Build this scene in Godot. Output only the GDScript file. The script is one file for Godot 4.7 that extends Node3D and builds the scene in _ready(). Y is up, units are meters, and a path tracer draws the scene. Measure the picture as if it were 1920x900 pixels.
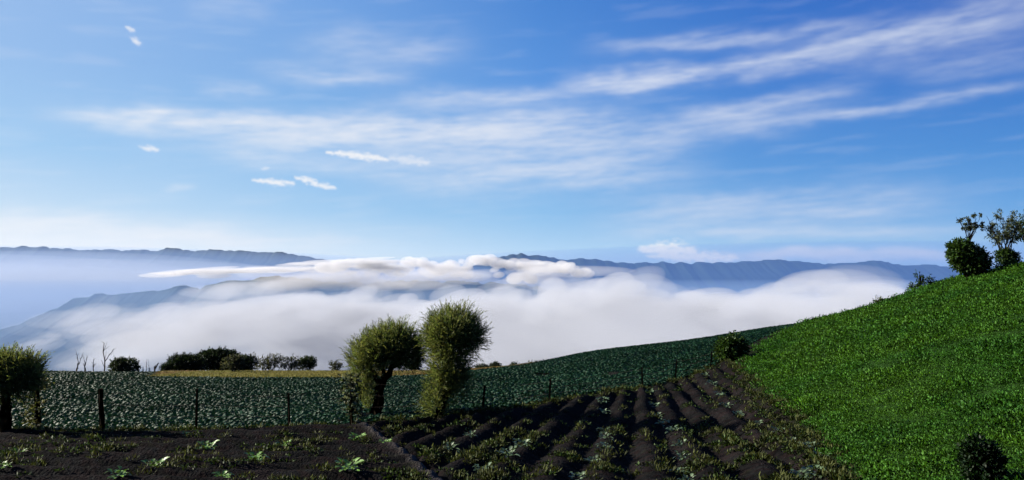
extends Node3D
# A highland farm at morning: cabbage field, ridged plots, pollard willows, a sea of fog in the valley and blue ranges beyond.
const F := 1507.0            # focal length in pixels of the 1920-wide photograph, used to turn sight lines into places
const HORIZON := 500.0
const SUN_AZ := -78.0        # degrees, 0 straight ahead, negative to the left
const SUN_EL := 22.0
const EXPOSURE := 2.9

var rng := RandomNumberGenerator.new()
var noise_a := FastNoiseLite.new()
var noise_b := FastNoiseLite.new()
var noise_s := FastNoiseLite.new()
var base_h := PackedFloat32Array()
const BX0 := -80.0
const BD0 := -6.0
const BNX := 165
const BND := 156
var mats := {}
var taken := {}

const TPS := [-13.38,21.00,0.0020467, -6.85,21.50,0.000534698, 0.00,21.50,-0.00108154, 4.63,20.50,0.00859582, 8.54,19.50,-0.0132568, 10.51,16.50,0.00892997, -19.75,31.00,0.000562796, -10.03,31.50,-0.000739752, -4.38,33.00,-0.00173124, 0.00,34.50,0.00561311, 5.17,41.00,0.00938486, 12.28,50.00,-0.00311381, 10.75,30.00,-0.0120427, 12.42,39.00,-0.0317251, -24.21,48.00,0.000531847, -8.28,48.00,-0.00296026, 5.20,56.00,0.00274559, -47.78,75.00,0.00942621, -38.83,77.00,-0.0014835, -26.74,79.00,0.000563622, -16.25,79.00,0.000529356, -3.19,80.00,0.00257216, 0.00,78.00,-0.00763288, 7.43,80.00,0.00685814, 18.05,80.00,-0.00458195, 25.36,78.00,0.00621719, 16.37,25.70,0.00621126, 15.52,31.60,0.0029001, 14.64,37.40,0.0257146, 23.07,44.00,0.00161888, 22.30,35.00,-0.00230885, 36.31,57.00,-0.00153955, 36.20,62.00,-0.00285395, 34.60,66.00,0.0190221, 31.13,68.00,-0.0126798, 30.58,72.00,-0.0017971, -50.00,20.00,-0.000757921, -50.00,50.00,-0.000289212, -50.00,75.00,-0.00846699, -75.00,20.00,-0.00024105, -75.00,50.00,-6.36636e-05, -75.00,75.00,0.000915393, -30.00,0.00,0.00151873, 0.00,0.00,0.00391978, 30.00,0.00,-0.00204328, 0.00,11.00,-0.00201214, -15.00,11.00,-0.00321169, 9.00,11.00,-0.00608783, 55.00,25.00,0.00200427, 70.00,40.00,-0.0010403, 70.00,65.00,0.00201339, 33.00,92.00,-0.0162379, 45.00,85.00,-0.00516606, 60.00,85.00,-0.00252709, 25.00,95.00,0.0127767, 40.00,100.00,0.0110479, 65.00,100.00,0.00112575, -75.00,105.00,0.000956482, -40.00,105.00,3.14123e-05, -10.00,105.00,0.00302308, 8.00,105.00,-0.00754608, -75.00,140.00,-0.000557423, -30.00,140.00,0.000159443, 0.00,140.00,-0.00137584, 30.00,140.00,-0.000399647, 70.00,140.00,-0.00051828]
const TPS_PLANE := [18.2252, 0.101363, -0.241528]


func _ready() -> void:
	rng.seed = 7
	noise_a.seed = 11; noise_a.frequency = 1.0; noise_a.fractal_octaves = 4
	noise_b.seed = 23; noise_b.frequency = 1.0; noise_b.fractal_octaves = 2
	noise_s.seed = 31; noise_s.frequency = 1.0; noise_s.fractal_octaves = 5
	make_camera_and_light()
	make_base_heights()
	make_far_land()
	make_fog()
	make_ground()
	make_plants()
# ------------------------------------------------------------------ camera, sky, sun
func make_camera_and_light() -> void:
	var cam := Camera3D.new()
	cam.name = "camera"
	cam.fov = rad_to_deg(2.0 * atan(450.0 / F))
	cam.rotation.x = atan((HORIZON - 450.0) / F)
	cam.near = 0.1
	cam.far = 90000.0
	cam.current = true
	add_child(cam)
	var sun := DirectionalLight3D.new()
	sun.name = "sun"
	sun.light_energy = 1.6
	sun.light_color = Color(1.0, 0.96, 0.90)
	sun.light_angular_distance = 0.5
	sun.shadow_enabled = true
	sun.rotation_degrees = Vector3(-SUN_EL, -SUN_AZ + 180.0, 0)
	add_child(sun)
	var env := Environment.new()
	env.background_mode = Environment.BG_SKY
	var sky := Sky.new()
	var sm := PanoramaSkyMaterial.new()
	sm.panorama = ImageTexture.create_from_image(sky_image())
	sky.sky_material = sm
	env.sky = sky
	env.tonemap_mode = Environment.TONE_MAPPER_LINEAR
	env.tonemap_exposure = EXPOSURE
	env.sdfgi_enabled = true
	env.ssao_enabled = true
	env.ssil_enabled = true
	# the air: thin blue haze that scatters forwards, so it is paler towards the sun
	env.volumetric_fog_enabled = true
	env.volumetric_fog_density = 0.000007
	env.volumetric_fog_albedo = Color(0.50, 0.64, 0.90).linear_to_srgb()
	env.volumetric_fog_anisotropy = 0.35
	var we := WorldEnvironment.new()
	we.name = "world_environment"
	we.environment = env
	add_child(we)

func srgb(r: float, g: float, b: float) -> Vector3:
	var c := Color(r / 255.0, g / 255.0, b / 255.0).srgb_to_linear()
	return Vector3(c.r, c.g, c.b)

var sky_rows := []
var sky_els := [0.0, 1.1, 3.8, 7.5, 13.1, 18.4, 40.0, 90.0]
var strokes := []
var puffs := []

func sky_image() -> Image:
	sky_rows = [
		[srgb(236, 240, 244), srgb(220, 233, 245), srgb(196, 221, 244), srgb(178, 210, 240), srgb(166, 202, 238)],
		[srgb(232, 238, 243), srgb(208, 228, 244), srgb(178, 214, 243), srgb(160, 202, 238), srgb(148, 192, 234)],
		[srgb(195, 220, 242), srgb(166, 206, 240), srgb(140, 192, 236), srgb(115, 172, 228), srgb(104, 165, 225)],
		[srgb(162, 203, 240), srgb(141, 190, 236), srgb(116, 173, 230), srgb(90, 151, 219), srgb(78, 142, 214)],
		[srgb(150, 189, 235), srgb(124, 173, 229), srgb(92, 150, 222), srgb(66, 126, 208), srgb(58, 115, 200)],
		[srgb(148, 184, 232), srgb(116, 164, 226), srgb(76, 135, 212), srgb(58, 115, 200), srgb(46, 98, 189)],
		[srgb(118, 160, 216), srgb(92, 143, 210), srgb(62, 118, 196), srgb(48, 100, 184), srgb(40, 88, 174)],
		[srgb(66, 112, 182), srgb(60, 106, 178), srgb(52, 98, 172), srgb(46, 90, 166), srgb(44, 86, 162)]]
	# cirrus: [x0, y0, x1, y1, half thickness, opacity]
	var s := [
		[90, 250, 640, 243, 20, .8], [420, 262, 1060, 232, 30, .75], [250, 285, 900, 300, 34, .32],
		[700, 335, 1330, 322, 36, .5], [760, 275, 1330, 262, 44, .5], [880, 240, 1250, 225, 20, .4],
		[1050, 150, 1330, 148, 18, .48], [1090, 168, 1600, 118, 17, .55], [1400, 135, 1960, 80, 24, .5], [1560, 118, 2050, 98, 40, .34],
		[1110, 95, 1640, 74, 13, .42], [700, 192, 1130, 178, 16, .42], [900, 180, 1180, 150, 14, .3],
		[1270, 228, 1640, 190, 15, .5], [1180, 262, 1560, 228, 22, .4], [1470, 240, 1990, 212, 10, .5], [1700, 180, 2000, 165, 22, .25],
		[475, 148, 800, 142, 16, .42], [540, 95, 900, 86, 28, .3], [340, 42, 520, 38, 18, .22], [365, 187, 520, 185, 8, .3],
		[1120, 408, 1850, 392, 30, .42], [1140, 432, 1900, 446, 13, .42], [1200, 380, 1700, 372, 12, .2], [1370, 481, 1900, 487, 9, 1.0], [1380, 480, 1900, 484, 10, 1.0], [1300, 478, 1800, 480, 7, .9],
		[-260, 446, 620, 446, 26, .62], [-160, 455, 760, 458, 12, .5], [-200, 428, 260, 425, 14, .4], [300, 361, 372, 358, 4, .4], [430, 318, 760, 322, 14, .2]]
	for k in s:
		strokes.append(stroke(k))
	# outside the frame the same thin cirrus goes on, streets leaning the same way
	var r := RandomNumberGenerator.new()
	r.seed = 5
	for i in 90:
		var az := r.randf_range(-180, 180)
		var el := r.randf_range(2, 55)
		var long := r.randf_range(8, 22)
		if absf(az) < 38 + long * 0.6 and el < 24:
			continue
		strokes.append({"a": Vector2(az - long / 2, el), "b": Vector2(az + long / 2, el + r.randf_range(0.0, 2.4)), "w": r.randf_range(.4, 1.6), "o": r.randf_range(.25, .55)})
	for k in [[612, 290, 722, 300, 6, .95], [725, 297, 800, 305, 7, .55], [472, 345, 548, 350, 4.5, .95], [552, 338, 592, 346, 5, .95], [580, 349, 627, 355, 4, .9], [258, 295, 290, 299, 4, .8],
			[230, 92, 242, 96, 4, .7], [238, 110, 258, 118, 4, .8], [490, 325, 502, 322, 3, .5], [1200, 468, 1300, 472, 13, 1.0], [1215, 480, 1375, 484, 9, 1.0], [1225, 462, 1262, 464, 7, .9]]:
		puffs.append(stroke(k))
	var W := 4096
	var H := 2048
	var rough := Image.create(1024, 512, false, Image.FORMAT_RGBF)
	for y in 512:
		var el := 90.0 - 180.0 * (y + 0.5) / 512
		for x in 1024:
			if y >= 258:
				rough.set_pixel(x, y, Color(.35 / EXPOSURE, .42 / EXPOSURE, .52 / EXPOSURE))
				continue
			var az := wrapf(360.0 * (x + 0.5) / 1024, -180, 180)
			if el < 27 and absf(az) < 36:
				continue
			rough.set_pixel(x, y, sky_at(az, el))
	rough.resize(W, H, Image.INTERPOLATE_BILINEAR)
	var half := int(W * 37.0 / 360.0)
	for y in range(int(H * (90.0 - 28.0) / 180.0), H / 2 + 4):
		var el := 90.0 - 180.0 * (y + 0.5) / H
		for i in range(-half, half):
			rough.set_pixel(posmod(i, W), y, sky_at(360.0 * (i + 0.5) / W, el))
	return rough

func stroke(k: Array) -> Dictionary:
	return {"a": Vector2(rad_to_deg(atan((k[0] - 960.0) / F)), rad_to_deg(atan((HORIZON - k[1]) / F))), "b": Vector2(rad_to_deg(atan((k[2] - 960.0) / F)), rad_to_deg(atan((HORIZON - k[3]) / F))), "w": k[4] / F * 57.3, "o": k[5]}

func sky_at(az: float, el: float) -> Color:
	el = maxf(el, 0.0)
	var c := cos(deg_to_rad(az - SUN_AZ))
	var t := clampf((0.70 - c) / 1.05, -0.12, 1.2) * 4.0
	var i := clampi(int(floor(t)), 0, 3)
	var ft := t - i
	var r := 0
	while r < 6 and el > sky_els[r + 1]:
		r += 1
	var fe: float = (el - sky_els[r]) / (sky_els[r + 1] - sky_els[r])
	var lo: Vector3 = sky_rows[r][i] + (sky_rows[r][i + 1] - sky_rows[r][i]) * ft
	var hi: Vector3 = sky_rows[r + 1][i] + (sky_rows[r + 1][i + 1] - sky_rows[r + 1][i]) * ft
	var col := lo.lerp(hi, fe)
	# streaky ice clouds
	var streak := 0.5 + 0.5 * noise_s.get_noise_2d(az * 0.10 + 40.0, el * 0.85 - az * 0.05)
	var fine := 0.5 + 0.5 * noise_s.get_noise_2d(az * 0.42, el * 2.6 - az * 0.16 + 90.0)
	var warp := noise_b.get_noise_2d(az * 0.12, el * 0.3) * 0.5 + noise_b.get_noise_2d(az * 0.5, el * 1.1) * 0.18
	var a := 0.0
	for k in strokes:
		var p0: Vector2 = k.a
		var p1: Vector2 = k.b
		if az < p0.x - 3.0 or az > p1.x + 3.0:
			continue
		var u: float = (az - p0.x) / (p1.x - p0.x)
		var mid := lerpf(p0.y, p1.y, u)
		var w: float = k.w
		var off := (el + warp * (0.6 + w * 0.5) - mid) / w
		if absf(off) > 2.6:
			continue
		var ends := smoothstep(-0.12, 0.3, u) * (1.0 - smoothstep(0.65, 1.1, u))
		a = 1.0 - (1.0 - a) * (1.0 - minf(k.o * 1.25, 1.0) * exp(-off * off) * ends * clampf(0.12 + 1.0 * streak + 0.55 * (fine - 0.45), 0.0, 1.0))
	a = clampf(a, 0.0, 0.93)
	a = maxf(a, 0.10 * smoothstep(0.5, 0.8, streak) * smoothstep(30.0, 12.0, el))
	var white := Vector3(0.70, 0.76, 0.88).lerp(Vector3(0.84, 0.87, 0.92), clampf(1.0 - t * 0.3, 0.0, 1.0))
	col = col.lerp(white, a)
	var b := 0.0
	if el < 17.0 and absf(az) < 34.0:
		for k in puffs:
			var p0: Vector2 = k.a
			var p1: Vector2 = k.b
			if az < p0.x - 1.0 or az > p1.x + 1.0:
				continue
			var u: float = clampf((az - p0.x) / (p1.x - p0.x), 0.0, 1.0)
			var q := Vector2(lerpf(p0.x, p1.x, u), lerpf(p0.y, p1.y, u))
			var dist: float = Vector2((az - q.x) * 0.7, el - q.y).length() / (k.w * (0.25 + 1.1 * pow(sin(PI * clampf(0.08 + u * 0.72, 0.0, 1.0)), 1.5)))
			var ragged := 0.9 * noise_s.get_noise_2d(az * 1.4 + 7.0, el * 5.0 + az * 0.6) + 0.5 * noise_s.get_noise_2d(az * 5.0, el * 9.0) + 0.05
			b = maxf(b, 0.9 * k.o * smoothstep(1.25, 0.2, dist + ragged))
	col = col.lerp(Vector3(0.93, 0.93, 0.94), b)
	return Color(col.x / EXPOSURE, col.y / EXPOSURE, col.z / EXPOSURE)

# ------------------------------------------------------------------ helpers
func at(px: float, py: float, d: float) -> Vector3:
	return Vector3((px - 960.0) / F * d, -(py - HORIZON) / F * d, -d)

func numbered(called: String) -> String:
	if not taken.has(called):
		taken[called] = 0
		return called
	taken[called] += 1
	return "%s_%03d" % [called, taken[called]]

func meta(o: Node, label := "", category := "", group := "", kind := "") -> void:
	if label: o.set_meta("label", label)
	if category: o.set_meta("category", category)
	if group: o.set_meta("group", group)
	if kind: o.set_meta("kind", kind)

func thing(called: String, where: Vector3, label: String, category: String, group := "") -> Node3D:
	var o := Node3D.new()
	o.name = numbered(called)
	o.position = where
	meta(o, label, category, group)
	add_child(o)
	return o

func part(called: String, mesh: Mesh, parent: Node, m: Material = null) -> MeshInstance3D:
	var o := MeshInstance3D.new()
	o.name = called
	o.mesh = mesh
	if m: o.material_override = m
	parent.add_child(o, true)
	return o

func structure(called: String, mesh: Mesh, m: Material) -> MeshInstance3D:
	var o := MeshInstance3D.new()
	o.name = numbered(called)
	o.mesh = mesh
	o.material_override = m
	o.set_meta("kind", "structure")
	add_child(o)
	return o

func mesh_of(v: PackedVector3Array, n: PackedVector3Array, c: PackedColorArray, idx: PackedInt32Array) -> ArrayMesh:
	var a := []
	a.resize(Mesh.ARRAY_MAX)
	a[Mesh.ARRAY_VERTEX] = v
	if n.size(): a[Mesh.ARRAY_NORMAL] = n
	if c.size(): a[Mesh.ARRAY_COLOR] = c
	a[Mesh.ARRAY_INDEX] = idx
	var m := ArrayMesh.new()
	m.add_surface_from_arrays(Mesh.PRIMITIVE_TRIANGLES, a)
	return m

func sheet(nx: int, nd: int, v: PackedVector3Array, c: PackedColorArray) -> ArrayMesh:
	# a grid of nx by nd places (x grows, then distance grows), seen from above
	var n := PackedVector3Array()
	n.resize(v.size())
	for j in nd:
		for i in nx:
			var ex := v[j * nx + mini(i + 1, nx - 1)] - v[j * nx + maxi(i - 1, 0)]
			var ed := v[mini(j + 1, nd - 1) * nx + i] - v[maxi(j - 1, 0) * nx + i]
			n[j * nx + i] = ex.cross(ed).normalized()
	var idx := PackedInt32Array()
	idx.resize((nx - 1) * (nd - 1) * 6)
	var k := 0
	for j in nd - 1:
		for i in nx - 1:
			var p := j * nx + i
			idx[k] = p; idx[k + 1] = p + nx; idx[k + 2] = p + 1
			idx[k + 3] = p + 1; idx[k + 4] = p + nx; idx[k + 5] = p + nx + 1
			k += 6
	return mesh_of(v, n, c, idx)

func paint(key: String, c: Color, rough := 0.85, spec := 0.4, vertex := false) -> StandardMaterial3D:
	if mats.has(key):
		return mats[key]
	var m := StandardMaterial3D.new()
	m.resource_name = key
	m.albedo_color = c.linear_to_srgb()
	m.roughness = rough
	m.metallic_specular = spec
	m.vertex_color_use_as_albedo = vertex
	mats[key] = m
	return m

# ------------------------------------------------------------------ lie of the land
func make_base_heights() -> void:
	base_h.resize(BNX * BND)
	var n := TPS.size() / 3
	var px := PackedFloat32Array(); var pd := PackedFloat32Array(); var pw := PackedFloat32Array()
	for k in n:
		px.append(TPS[k * 3]); pd.append(TPS[k * 3 + 1]); pw.append(TPS[k * 3 + 2])
	for j in BND:
		var d := BD0 + j
		for i in BNX:
			var x := BX0 + i
			var s: float = TPS_PLANE[0] + TPS_PLANE[1] * x + TPS_PLANE[2] * d
			for k in n:
				var r2 := (x - px[k]) * (x - px[k]) + (d - pd[k]) * (d - pd[k])
				if r2 > 1e-6:
					s += pw[k] * 0.5 * r2 * log(r2)
			base_h[j * BNX + i] = s

func base_at(x: float, d: float) -> float:
	var fx := clampf(x - BX0, 0.0, BNX - 1.001)
	var fd := clampf(d - BD0, 0.0, BND - 1.001)
	var i := int(fx)
	var j := int(fd)
	fx -= i
	fd -= j
	var p := j * BNX + i
	return lerpf(lerpf(base_h[p], base_h[p + 1], fx), lerpf(base_h[p + BNX], base_h[p + BNX + 1], fx), fd)

func on_ground(px: float, py: float) -> Vector3:
	# the place of the ground on a sight line
	var d := 12.0
	var sx := (px - 960.0) / F
	var sy := -(py - HORIZON) / F
	while d < 140.0:
		if sy * d < base_at(sx * d, d):
			break
		d += 0.5
	var lo := d - 0.5
	for k in 8:
		var mid := (lo + d) / 2
		if sy * mid < base_at(sx * mid, mid): d = mid
		else: lo = mid
	return Vector3(sx * d, base_at(sx * d, d), -d)

# ------------------------------------------------------------------ far land
func ridge(called: String, label: String, profile: Array, dist: float, front: float, back: float, foot: float, color: Color, seed_: int, rough: float) -> void:
	var nz := FastNoiseLite.new()
	nz.seed = seed_
	nz.frequency = 1.0
	nz.fractal_type = FastNoiseLite.FRACTAL_RIDGED
	nz.fractal_octaves = 4
	var nx := 620
	var nd := 40
	var x0: float = profile[0][0]
	var x1: float = profile[-1][0]
	var v := PackedVector3Array()
	var k := 0
	for j in nd:
		var t := float(j) / (nd - 1)
		var s := lerpf(-1.0, 1.0, t)
		for i in nx:
			var px := lerpf(x0, x1, float(i) / (nx - 1))
			k = 0
			while k < profile.size() - 2 and px > profile[k + 1][0]:
				k += 1
			var u: float = (px - profile[k][0]) / (profile[k + 1][0] - profile[k][0])
			u = clampf(u, 0, 1)
			var py := lerpf(profile[k][1], profile[k + 1][1], u)
			var x := (px - 960.0) / F * dist
			var crest := -(py - HORIZON) / F * dist + rough * 0.16 * nz.get_noise_2d(x / rough * 0.5, 3.0) + rough * 0.06 * noise_a.get_noise_2d(x / rough * 2.2, 8.0)
			var off := s * (front if s < 0 else back)
			var away := absf(s)
			var y := lerpf(crest, foot, pow(away, 0.85))
			y -= rough * 0.5 * (0.5 + 0.5 * nz.get_noise_2d(x / rough * 0.22, off / rough * 0.16)) * sin(PI * minf(away * 1.1, 1.0)) 
			v.append(Vector3(x, y, -(dist + off)))
	var o := structure(called, sheet(nx, nd, v, PackedColorArray()), paint(called + "_forest", color, 1.0, 0.1))
	meta(o, label, "mountain")

func make_far_land() -> void:
	# the slope below the farm and the valley floor, one sheet to the horizon
	var v := PackedVector3Array()
	var ds := [96.0, 130.0, 180.0, 300.0, 500.0, 900.0, 1500.0, 2400.0, 4000.0, 7000.0, 12000.0, 19500.0]
	for d in ds:
		for i in 41:
			var x: float = (i - 20) / 20.0 * (d * 0.9 + 400.0)
			var y := maxf(-18.0 - 0.33 * (d - 96.0), -760.0) + noise_a.get_noise_2d(x * 0.002, d * 0.002) * minf(60.0, (d - 96.0) * 0.05)
			v.append(Vector3(x, y - 4.0, -d))
	meta(structure("valley_terrain", sheet(41, ds.size(), v, PackedColorArray()), paint("valley_green", Color(.05, .07, .04), 1.0, .1)), "slopes and floor of the deep valley beyond the farm", "terrain")
	ridge("mountain_range", "long pale blue mountain range on the left horizon", [[-500, 455], [0, 460], [60, 458], [140, 464], [300, 465], [325, 461], [350, 466], [440, 465], [455, 467], [530, 470], [565, 476], [600, 483], [760, 510], [900, 540]], 17000.0, 4000.0, 2500.0, -760.0, Color(.016, .026, .018), 3, 260.0)
	ridge("mountain_range", "deep blue mountain range on the right horizon", [[780, 560], [850, 510], [925, 480], [950, 475], [972, 471], [990, 473], [1020, 476], [1050, 481], [1085, 480], [1120, 484], [1165, 490], [1240, 489], [1330, 489], [1390, 488], [1440, 484], [1500, 488], [1550, 492], [1600, 488], [1630, 484], [1660, 488], [1710, 494], [1750, 494], [1790, 500], [1900, 498], [2400, 490]], 12500.0, 4000.0, 3000.0, -760.0, Color(.010, .018, .012), 5, 260.0)
	ridge("wooded_ridge", "dark wooded ridge rising out of the fog on the left", [[-60, 640], [60, 600], [120, 572], [145, 556], [190, 547], [240, 546], [290, 541], [335, 530], [355, 532], [375, 536], [410, 524], [455, 516], [520, 512], [600, 520], [700, 524], [820, 520], [960, 526], [1100, 545], [1250, 600]], 5600.0, 2300.0, 2000.0, -700.0, Color(.014, .024, .018), 9, 130.0)

# ------------------------------------------------------------------ valley fog and the clouds lying on it
func fog_mat(key: String, density: float, c: Color) -> FogMaterial:
	if not mats.has(key):
		var m := FogMaterial.new()
		m.resource_name = key
		m.density = density
		m.albedo = c.linear_to_srgb()
		mats[key] = m
	return mats[key]

func puff(parent: Node3D, called: String, px: float, py: float, d: float, rx: float, ry: float, rz: float, m: FogMaterial, tilt := 0.0) -> void:
	# radii in metres
	var f := FogVolume.new()
	f.name = called
	f.shape = RenderingServer.FOG_VOLUME_SHAPE_ELLIPSOID
	f.size = Vector3(rx, ry, rz) * 2.0
	f.material = m
	f.position = at(px, py, d)
	f.rotation.z = tilt
	parent.add_child(f, true)

func lerp_profile(p: Array, x: float) -> float:
	var k := 0
	while k < p.size() - 2 and x > p[k + 1][0]:
		k += 1
	return lerpf(p[k][1], p[k + 1][1], clampf((x - p[k][0]) / (p[k + 1][0] - p[k][0]), 0, 1))

func make_fog() -> void:
	var r := RandomNumberGenerator.new()
	r.seed = 21
	var white := Color(.69, .73, .81)
	var bank := Node3D.new()
	bank.name = "valley_fog"
	meta(bank, "bank of white morning fog filling the valley beyond the cabbage field", "fog", "", "stuff")
	add_child(bank)
	var top := [[-40, 655], [80, 622], [140, 596], [200, 588], [300, 584], [350, 560], [420, 552], [560, 548], [700, 552], [800, 552], [950, 546], [1060, 532], [1120, 524], [1180, 514], [1215, 524], [1250, 556], [1330, 548], [1400, 545], [1450, 540], [1540, 527], [1600, 522], [1650, 526], [1700, 556], [1800, 570]]
	# the body: long low swells, many deep, so that their edges melt together
	for k in 50:
		var x := lerpf(560.0, 1860.0, (k + r.randf()) / 50.0)
		var d := r.randf_range(1000, 2500)
		var s := d / F
		var h := r.randf_range(26, 52)
		var y0 := lerp_profile(top, x) + h + absf(r.randfn(0, 24)) + 16
		puff(bank, "fog_body", x, y0, d, r.randf_range(90, 180) * s, h * s, r.randf_range(500, 900), fog_mat("fog_body_%d" % (k % 3), [.0006, .0008, .0011][k % 3], white), r.randf_range(-.14, .10))
	for k in 12:
		var x := lerpf(700.0, 1750.0, (k + r.randf()) / 12.0)
		var d := r.randf_range(1300, 2200)
		puff(bank, "fog_body", x, r.randf_range(630, 685), d, 150 * d / F, 46 * d / F, 700, fog_mat("fog_low", .0010, white))
	# lighter heaps and torn edges along the top
	for k in 160:
		var x := lerpf(210.0, 1780.0, (k + r.randf()) / 160.0)
		var d := r.randf_range(900, 1700)
		var s := d / F
		var rr := r.randf_range(6, 24) if k % 3 else r.randf_range(18, 34)
		var y0 := lerp_profile(top, x) + rr * r.randf_range(-.1, 1.2) + r.randf_range(-4, 34) + (16.0 if x < 420 else 0.0)
		puff(bank, "fog_puff", x, y0, d, rr * r.randf_range(1.1, 2.8) * s, rr * s, rr * 6.0 * s, fog_mat("fog_puff_%d" % (k % 3), [.0014, .0030, .0052][k % 3], white), r.randf_range(-.25, .7))
	for k in 20:
		var x := r.randf_range(270, 640)
		var d := r.randf_range(1000, 1700)
		var s := d / F
		var h := r.randf_range(14, 34)
		var y0 := lerp_profile(top, x) + h + r.randf_range(4, 70)
		puff(bank, "fog_body", x, minf(y0, 655.0), d, r.randf_range(40, 110) * s, h * s, r.randf_range(200, 420), fog_mat("fog_drift", .0014, white), r.randf_range(.0, .4))
	# torn wisps drifting up on the left
	for k in 64:
		var x := r.randf_range(50, 560)
		var y0 := lerp_profile(top, x) + r.randf_range(-14, 26 + 60 * smoothstep(200, 450, x))
		var d := r.randf_range(900, 1300)
		var s := d / F
		var rr := r.randf_range(5, 17)
		puff(bank, "fog_wisp", x, y0, d, rr * r.randf_range(1.6, 4.6) * s, rr * s, rr * 6.0 * s, fog_mat("fog_wisp_%d" % (k % 2), [.0018, .0036][k % 2], white), r.randf_range(.15, .95) if k % 3 else r.randf_range(-.3, .2))
	# sunlit cumulus lying on the ridge behind the fog
	var deck := Node3D.new()
	deck.name = "ridge_cloud"
	meta(deck, "bright white cloud lying along the ridge above the valley fog", "cloud", "", "stuff")
	add_child(deck)
	var ctop := [[285, 515], [330, 505], [450, 497], [560, 489], [640, 484], [690, 482], [740, 487], [790, 475], [830, 491], [870, 481], [905, 473], [935, 483], [985, 485], [1020, 489], [1060, 487], [1090, 499], [1130, 510], [1160, 518]]
	var D := 3900.0
	white = Color(.92, .93, .96)
	var q := D / F
	for k in 105:
		var x := lerpf(600.0, 1108.0, (k + r.randf()) / 105.0)
		var rr := r.randf_range(4, 12)
		var y0 := lerp_profile(ctop, x) + rr * .8 + absf(r.randfn(0, 11))
		puff(deck, "cloud_puff", x, y0, D + r.randf_range(-150, 150), rr * r.randf_range(1.1, 2.0) * q, rr * q, rr * 6.0 * q, fog_mat("cloud_puff_%d" % (k % 2), [.003, .0045][k % 2], white), r.randf_range(-.4, .4))
	for k in 38:
		var x := lerpf(300.0, 720.0, (k + r.randf()) / 38.0)
		var hh := r.randf_range(2.2, 5.5)
		var y0 := lerp_profile(ctop, x) + hh + r.randf_range(0, 16) * smoothstep(290, 420, x)
		puff(deck, "cloud_streak", x, y0, D + r.randf_range(-200, 200), r.randf_range(22, 60) * q, hh * q, 110, fog_mat("cloud_streak", .0045, white), r.randf_range(-.02, .08))
	for k in 24:
		var x := r.randf_range(440, 1080)
		puff(deck, "cloud_veil", x, lerp_profile(ctop, x) + r.randf_range(20, 52), D - 500, r.randf_range(40, 110) * q, r.randf_range(7, 15) * q, 150, fog_mat("cloud_veil", .0013, white), r.randf_range(-.1, .25))
	# the air of the basin: blue haze under the inversion, and paler haze pooled on the sunward side
	var air := FogVolume.new()
	air.name = numbered("basin_haze")
	air.shape = RenderingServer.FOG_VOLUME_SHAPE_ELLIPSOID
	air.size = Vector3(14000, 1300, 9500)
	air.position = Vector3(3600, -420, -7600)
	air.material = fog_mat("basin_air", 0.00010, Color(.10, .25, .66))
	meta(air, "blue haze in the basin before the right-hand mountain range", "haze", "", "stuff")
	add_child(air)
	var blue := FogVolume.new()
	blue.name = numbered("basin_haze")
	blue.shape = RenderingServer.FOG_VOLUME_SHAPE_ELLIPSOID
	blue.size = Vector3(15000, 1140, 8000)
	blue.position = Vector3(-6800, -300, -10500)
	blue.material = fog_mat("basin_air_left", 0.00013, Color(.25, .42, .80))
	meta(blue, "blue haze in the basin before the left-hand mountain range", "haze", "", "stuff")
	add_child(blue)
	var low := FogVolume.new()
	low.name = "low_haze"
	low.shape = RenderingServer.FOG_VOLUME_SHAPE_BOX
	low.size = Vector3(16000, 640, 3000)
	low.position = Vector3(-1000, -400, -3700)
	low.material = fog_mat("low_air", 0.00024, Color(.27, .43, .74))
	meta(low, "thin blue haze before the wooded ridge on the left", "haze", "", "stuff")
	add_child(low)
	var pool := Node3D.new()
	pool.name = "valley_haze"
	meta(pool, "pale haze pooled in the low valley under the far left range", "haze", "", "stuff")
	add_child(pool)
	var pale := fog_mat("haze_pale", 0.00008, Color(.80, .86, .93))
	for w in [[-100, 560, 11000, 4200, 500], [-300, 540, 13000, 5000, 480], [160, 550, 12500, 3600, 420], [-200, 600, 8000, 2400, 300], [-150, 530, 12000, 4400, 450], [60, 525, 11500, 3600, 420], [200, 535, 12000, 3400, 400]]:
		puff(pool, "haze_body", w[0], w[1], w[2], w[3], w[4], 3000, pale)

# ------------------------------------------------------------------ the farm's ground
const PLOT_FAR := [[-60.0, 30.5], [-19.75, 31.0], [-10.0, 31.5], [-6.0, 32.4], [-4.4, 33.0], [0.0, 34.7], [5.17, 41.0], [12.3, 50.0], [40.0, 90.0]]
const HILL_LEFT := [[0.0, 5.5], [15.0, 7.5], [19.5, 8.5], [24.0, 9.3], [30.0, 10.9], [39.0, 12.5], [49.0, 14.0], [54.0, 16.5], [62.0, 21.4], [72.0, 29.6], [80.0, 37.0], [100.0, 55.0]]
const FIELD_FAR := [[-80.0, 76.0], [-33.0, 76.5], [-29.0, 65.0], [-6.0, 65.0], [-1.0, 72.0], [3.0, 84.0], [40.0, 84.0]]
const DITCH := [[14.0, 0.6], [18.0, -0.6], [22.3, -2.1], [26.0, -3.4], [29.0, -4.6], [32.5, -5.9], [34.0, -6.2]]

func plot_far(x: float) -> float: return lerp_profile(PLOT_FAR, x)
func hill_left(d: float) -> float: return lerp_profile(HILL_LEFT, d)
func field_far(x: float) -> float: return lerp_profile(FIELD_FAR, x)

func furrow_u(x: float, d: float) -> float:
	# the ridges of the right-hand plot fan out and bend to the left towards the road
	var u := x
	for k in 4:
		u = x - clampf(0.09 + (8.0 - u) * 0.024, 0.07, 0.42) * (d - 34.0) + 0.004 * maxf(0.0, 27.0 - d) * maxf(0.0, 27.0 - d) * clampf((5.0 - u) * 0.25, 0.0, 1.0)
	return u

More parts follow.
